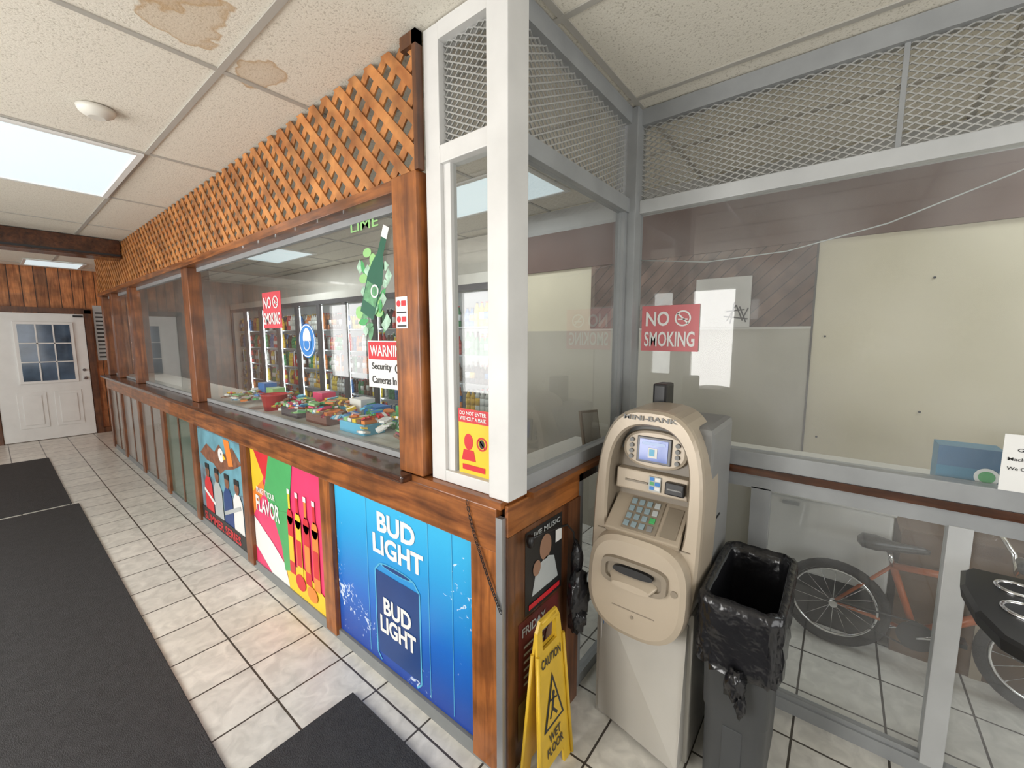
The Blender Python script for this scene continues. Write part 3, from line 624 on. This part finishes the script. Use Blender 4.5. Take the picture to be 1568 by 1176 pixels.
b.loft([[(1.391,y,z) for y,z in mo],[(1.375,y,z) for y,z in sup(.735,.122,.049,4,4)],[(1.375,y,z) for y,z in mi_],[(1.389,y,z) for y,z in mi_]],tand,False,True)
b.loft([[(1.372,y,z) for y,z in sup(.748,.075,.014,2.5,2.5)],[(1.388,y,z) for y,z in sup(.748,.075,.014,2.5,2.5)]],black)
b.loft([[(1.388,y,z) for y,z in sup(.715,.09,.02,2.5,2.5)],[(1.36,y,z) for y,z in sup(.700,.07,.012,2.5,2.5)]],tan)
b.cyl((1.392,.39,.72),(1.384,.39,.72),.011,tand);b.box(1.388,1.392,.45,.61,.60,.603,tand);b.cyl((1.392,.53,.58),(1.386,.53,.58),.006,tand)
b.box(1.436,1.442,.36,.71,.848,.851,tand)
eye=sup(1.165,.128,.078,2.4,2.4);b.loft([[(1.54,y,z) for y,z in eye],[(1.515,y,z) for y,z in sup(1.165,.122,.072,2.4,2.4)],[(1.513,y,z) for y,z in sup(1.165,.112,.064,2.4,2.4)]],tan,False,True)
b.box(1.505,1.515,yc-.066,yc+.066,1.115,1.215,M("atm_screen_bezel",(.10,.10,.11),.3),bev=.003)
scr=M("atm_screen",(.02,.05,.2),.1,em=(.04,.12,.5),es=.5);b.box(1.502,1.506,yc-.054,yc+.054,1.125,1.206,scr)
p=Pn(b,(1.5015,yc+.054,1.125),WR,UP);p.rect(.035,.012,.07,.05,wht);p.rect(.01,.06,.098,.072,M("scr_grey",(.3,.4,.6),.3,em=(.3,.4,.7),es=.3));p.rect(.04,.02,.06,.045,cyan,2)
for s_ in(-1,1):
    for z in(1.13,1.152,1.174,1.196): b.cyl((1.512,yc+s_*.088,z),(1.503,yc+s_*.088,z),.0085,gry,seg=10)
b.box(1.50,1.54,yc-.138,yc+.138,1.0,1.08,tan,bev=.006)
b.box(1.494,1.50,yc+.01,yc+.10,1.035,1.042,tand);b.box(1.492,1.50,yc-.04,yc+.005,1.015,1.07,lgrey);p=Pn(b,(1.4915,yc+.003,1.017),WR,UP)
for k in range(3): p.rect(.003,.004+.017*k,.019,.017+.017*k,[blue,grn,blue][k],1);p.rect(.022,.004+.017*k,.041,.017+.017*k,[wht,blue,wht][k],1)
b.box(1.475,1.50,yc-.13,yc-.06,1.02,1.065,black,bev=.005);b.box(1.472,1.476,yc-.12,yc-.07,1.04,1.045,gry)
T=Matrix.Translation((1.485,yc,.925))@Matrix.Rotation(math.radians(-38),4,'Y')
b.box(-.09,.075,-.14,.14,-.03,.0,tan,bev=.006,T=T)
b.box(-.075,.06,-.055,.075,0,.006,tand,T=T)
kc=M("keycap_grey_blue",(.25,.33,.36),.4)
for r in range(4):
    for c in range(4):
        b.box(.028-.032*r,.05-.032*r,.05-.03*c,.07-.03*c,.006,.012,kc if c<3 else [lgrey,lgrey,grn,gry][r],T=T,bev=.002)
b.box(-.07,.05,-.125,-.07,0,.004,tand,T=T)
b.bm.verts.ensure_lookup_table()
for v in list(b.bm.verts)[start:]: v.co.x+=(v.co.z-.75)*.10
tx=1.44+(1.30-.75)*.1
b.text("MINI-BANK",(tx-.004,yc+.10,1.288),WR,UP,.2,.018,gry,.02)
p=Pn(b,(1.483,.70,.35),WR,UP,.001)
p.rect(0,.0,.32,.12,wht);p.rect(.0,.09,.32,.12,lgrey,2)
for k in range(3):
    p.rect(.01+.105*k,.07,.09+.105*k,.083,blue,3)
    for j in range(4): p.rect(.012+.105*k,.01+.013*j,.085+.105*k,.015+.013*j,cyan if k<2 else lgrey,3)
b.tube([(1.6,.335,.9),(1.75,.334,.9)],.004,black)
b.box(1.75,1.85,.56,.62,1.26,1.40,black,bev=.01)
b.done()

# ------------------------------------------------------------------ trash can
canm=M("grey_bin_plastic",(.05,.053,.056),.45);b=B("trash_can")
def rr(cx,cy,hx,hy,z,r=.05,jit=0,n=9,sd=0):
    o=[]
    for sx,sy,a0 in((1,1,0),(-1,1,90),(-1,-1,180),(1,-1,270)):
        for k in range(n):
            a=math.radians(a0+90*k/(n-1));o.append((sx*(hx-r)+r*math.cos(a),sy*(hy-r)+r*math.sin(a)))
    res=[]
    for i in range(len(o)):
        a=o[i];c=o[(i+1)%len(o)];d=math.hypot(c[0]-a[0],c[1]-a[1]);m_=6 if d>.05 else 1
        for j in range(m_): res.append((a[0]+(c[0]-a[0])*j/m_,a[1]+(c[1]-a[1])*j/m_))
    rs=random.Random(sd);out=[]
    for x,y in res:
        q=1+(rs.uniform(-jit,jit) if jit else 0);out.append((cx+x*q,cy+y*q,z+(rs.uniform(-jit,jit)*.25 if jit else 0)))
    return out
cx,cy=1.63,.195
b.loft([rr(cx,cy,.19,.085,.0,.035),rr(cx,cy,.20,.09,.03,.04),rr(cx,cy,.205,.094,.33,.04),rr(cx,cy,.212,.098,.34,.04),rr(cx,cy,.222,.108,.72,.045),rr(cx,cy,.23,.114,.725,.045),rr(cx,cy,.23,.114,.74,.045),rr(cx,cy,.215,.10,.74,.04),rr(cx,cy,.185,.08,.1,.04)],canm,True,True,smooth=True)
b.box(1.424,1.432,.165,.225,.04,.30,canm,bev=.003)
can=b.done()
b=B("trash_bag")
L_=[rr(cx,cy,.175,.078,.12,.035,.02,sd=1),rr(cx,cy,.18,.084,.3,.035,.05,sd=2),rr(cx,cy,.195,.09,.55,.04,.03,sd=3),rr(cx,cy,.208,.096,.72,.04,.012,sd=4),rr(cx,cy,.222,.108,.758,.045,.012,sd=5),rr(cx,cy,.240,.124,.75,.05,.012,sd=6)]
for i,z in enumerate([.72,.68,.64,.60,.57,.54,.515]): L_.append(rr(cx,cy,.241-.001*i,.125-.0005*i,z,.05,.03+.004*i,sd=10+i))
b.loft(L_,bagm,True,False,smooth=True)
b.blob((1.378,.19,.50),(.022,.03,.05),bagm,.35,freq=4,seed=8);b.blob((1.376,.17,.44),(.012,.015,.045),bagm,.3,freq=4,seed=2)
b.done(parent=can)

# ------------------------------------------------------------------ office side objects
b=B("bicycle");bo=M("bike_orange_paint",(.45,.11,.025),.3);bx=2.62
def wheel(y,z,r):
    T=[(bx,y+r*math.cos(a),z+r*math.sin(a)) for a in [2*math.pi*k/36 for k in range(36)]]
    b.tube(T,.022,blackr,8,closed=True)
    b.tube([(bx,y+(r-.03)*math.cos(a),z+(r-.03)*math.sin(a)) for a in [2*math.pi*k/36 for k in range(36)]],.008,chrome,6,closed=True)
    b.cyl((bx-.03,y,z),(bx+.03,y,z),.018,chrome)
    for k in range(16):
        a=2*math.pi*k/16;b.cyl((bx+(.02 if k%2 else -.02),y,z),(bx,y+(r-.03)*math.cos(a),z+(r-.03)*math.sin(a)),.0014,chrome,seg=4)
R_=.205;wy1,wy2=-.06,-.78
wheel(wy1,R_+.022,R_);wheel(wy2,R_+.022,R_)
BBk=(bx,-.37,.2);ST=(bx,-.27,.50);HT=(bx,-.66,.53);HB=(bx,-.68,.45)
for a,c,r in((BBk,ST,.015),(ST,HT,.016),(BBk,HB,.02),(BBk,(bx,wy1,.227),.009),(ST,(bx,wy1,.227),.008),(HB,(bx-.035,wy2,.227),.01),(HB,(bx+.035,wy2,.227),.01),((bx,-.655,.57),HB,.018)): b.cyl(a,c,r,bo)
b.cyl(ST,(bx,-.25,.57),.011,chrome)
b.loft([[(bx+wx*math.cos(t),y,.595+hz*math.sin(t)+.01*(y<-.3)) for t in [2*math.pi*k/12 for k in range(12)]] for y,wx,hz in((-.13,.02,.012),(-.15,.07,.028),(-.2,.075,.03),(-.27,.04,.022),(-.37,.018,.016),(-.39,.008,.01))],black,smooth=True)
b.tube([(bx-.27,-.60,.72),(bx-.15,-.62,.72),(bx-.05,-.65,.66),(bx,-.65,.60),(bx+.05,-.65,.66),(bx+.15,-.62,.72),(bx+.27,-.60,.72)],.01,chrome)
for s_ in(-1,1): b.cyl((bx+s_*.27,-.60,.72),(bx+s_*.17,-.615,.72),.015,black);b.cyl((bx+s_*.05,-.37,.2),(bx+s_*.06,-.37+s_*.12,.2-s_*.06),.008,chrome);b.box(bx+s_*.075-.03,bx+s_*.075+.03,-.37+s_*.12-.03,-.37+s_*.12+.03,.2-s_*.06-.01,.2-s_*.06+.01,black)
b.cyl((bx-.035,-.37,.2),(bx-.04,-.37,.2),.07,black,seg=24);b.tube([(bx-.035,-.06,.25),(bx-.035,-.37,.27)],.004,black);b.tube([(bx-.035,-.06,.2),(bx-.035,-.37,.13)],.004,black)
b.done()
b=B("chest_freezer");b.box(2.74,3.02,-.27,.30,.28,.70,white,bev=.015);b.box(2.73,3.03,-.28,.31,.70,.745,white,bev=.01);b.box(2.76,3.0,-.25,.28,0,.28,dark);b.box(2.725,2.735,.12,.2,.66,.68,silver);b.done()
b=B("cardboard_box");cb=M("cardboard",(.13,.075,.04),.8);b.box(2.74,3.02,-.9,-.3,0,.62,cb);b.box(2.72,2.74,-.9,-.3,.5,.66,cb);b.box(2.735,2.74,-.62,-.58,0,.62,tan);b.done()
b=B("wall_panel_sheet");b.box(3.02,3.034,.47,.80,1.66,1.98,M("white_board_sheet",(.62,.6,.56),.4));p=Pn(b,(3.02,.80,1.66),WR,UP,.002)
for l in((.20,.04,.25,.14),(.25,.14,.29,.04),(.29,.05,.32,.12),(.18,.07,.32,.05),(.24,.16,.22,.02),(.27,.13,.31,.03),(.19,.1,.3,.11)): p.line(*l,.008,blk,1)
b.done()
b=B("storage_box");bxm=M("blue_box_print",(.03,.2,.33),.45);b.box(2.06,2.16,-.45,-.295,1.077,1.22,bxm);b.box(2.055,2.06,-.45,-.295,1.15,1.22,M("blue_box_dark",(.02,.12,.25),.4));p=Pn(b,(2.054,-.295,1.077),WR,UP);p.circ(.12,.05,.03,.03,wht);p.circ(.12,.05,.02,.02,grn,2);b.done()
b=B("paper_notice");b.box(1.97,1.972,-.75,-.425,1.113,1.295,wht);p=Pn(b,(1.97,-.425,1.113),WR,UP)
for i,(t,w_) in enumerate((("Gaming",.06),("Machine Players Only",.15),("We Can Pay Out",.11))): p.text(t,.03 if i==0 else .012,.125-.03*i,w_,.014,blk,1,.01)
b.done()
b=B("leaning_picture_board");T=Matrix.Translation((1.72,.92,1.06))@Matrix.Rotation(math.radians(-12),4,'X')@Matrix.Rotation(math.radians(6),4,'Y')
b.box(0,.17,0,.012,0,.19,M("tan_board",(.3,.22,.15),.6),T=T);b.box(.012,.158,-.003,0,.012,.178,M("pale_board",(.5,.44,.36),.6),T=T);b.done(parent=enc)
b=B("staff_ledge");b.box(1.14,1.98,.905,1.12,1.03,1.05,offw);b.done(parent=enc)
b=B("loose_cable");b.tube([(2.03,.80,1.97),(2.03,.5,1.93),(2.03,.2,1.94),(2.03,-.1,2.0),(2.03,-.4,2.11),(2.03,-.9,2.25)],.0025,lgrey,5);b.done(parent=enc)
# side table with cup holders
b=B("cup_holder_table")
def tb(z,off): 
    return [(x,y,z) for x,y in [(1.90-off,-.38),(1.87-off,-.35-off),(1.75,-.33-off),(1.6,-.335-off),(1.5,-.36-off),(1.45+off,-.41),(1.43+off,-.6),(1.45+off,-.9),(1.6,-1.0+off),(1.8,-1.0+off),(1.89-off,-.9),(1.91-off,-.6)]]
b.loft([tb(.81,.03),tb(.825,.005),tb(.855,0),tb(.865,.01)],black)
for x,y,r in((1.80,-.45,.04),(1.66,-.44,.045)):
    b.tube([(x+r*math.cos(a),y+r*math.sin(a),.867) for a in [2*math.pi*k/24 for k in range(24)]],.006,chrome,6,closed=True);b.lathe((x,y,.8655),[(r-.004,0),(r-.004,.002)],dark,20)
b.cyl((1.68,-.72,.03),(1.68,-.72,.82),.04,black);b.lathe((1.68,-.72,0),[(.2,0),(.2,.015),(.05,.035)],black,24);b.done()

# ------------------------------------------------------------------ camera
c=bpy.data.cameras.new("camera");c.lens=36*634/1568;c.sensor_width=36;c.clip_start=.02
co=bpy.data.objects.new("camera",c);co.location=(0,0,1.6);co.rotation_euler=(math.radians(90-6.57),0,math.radians(-51.6));SC.collection.objects.link(co);SC.camera=co
SC.view_settings.view_transform='Standard';SC.view_settings.look='None';SC.view_settings.exposure=0
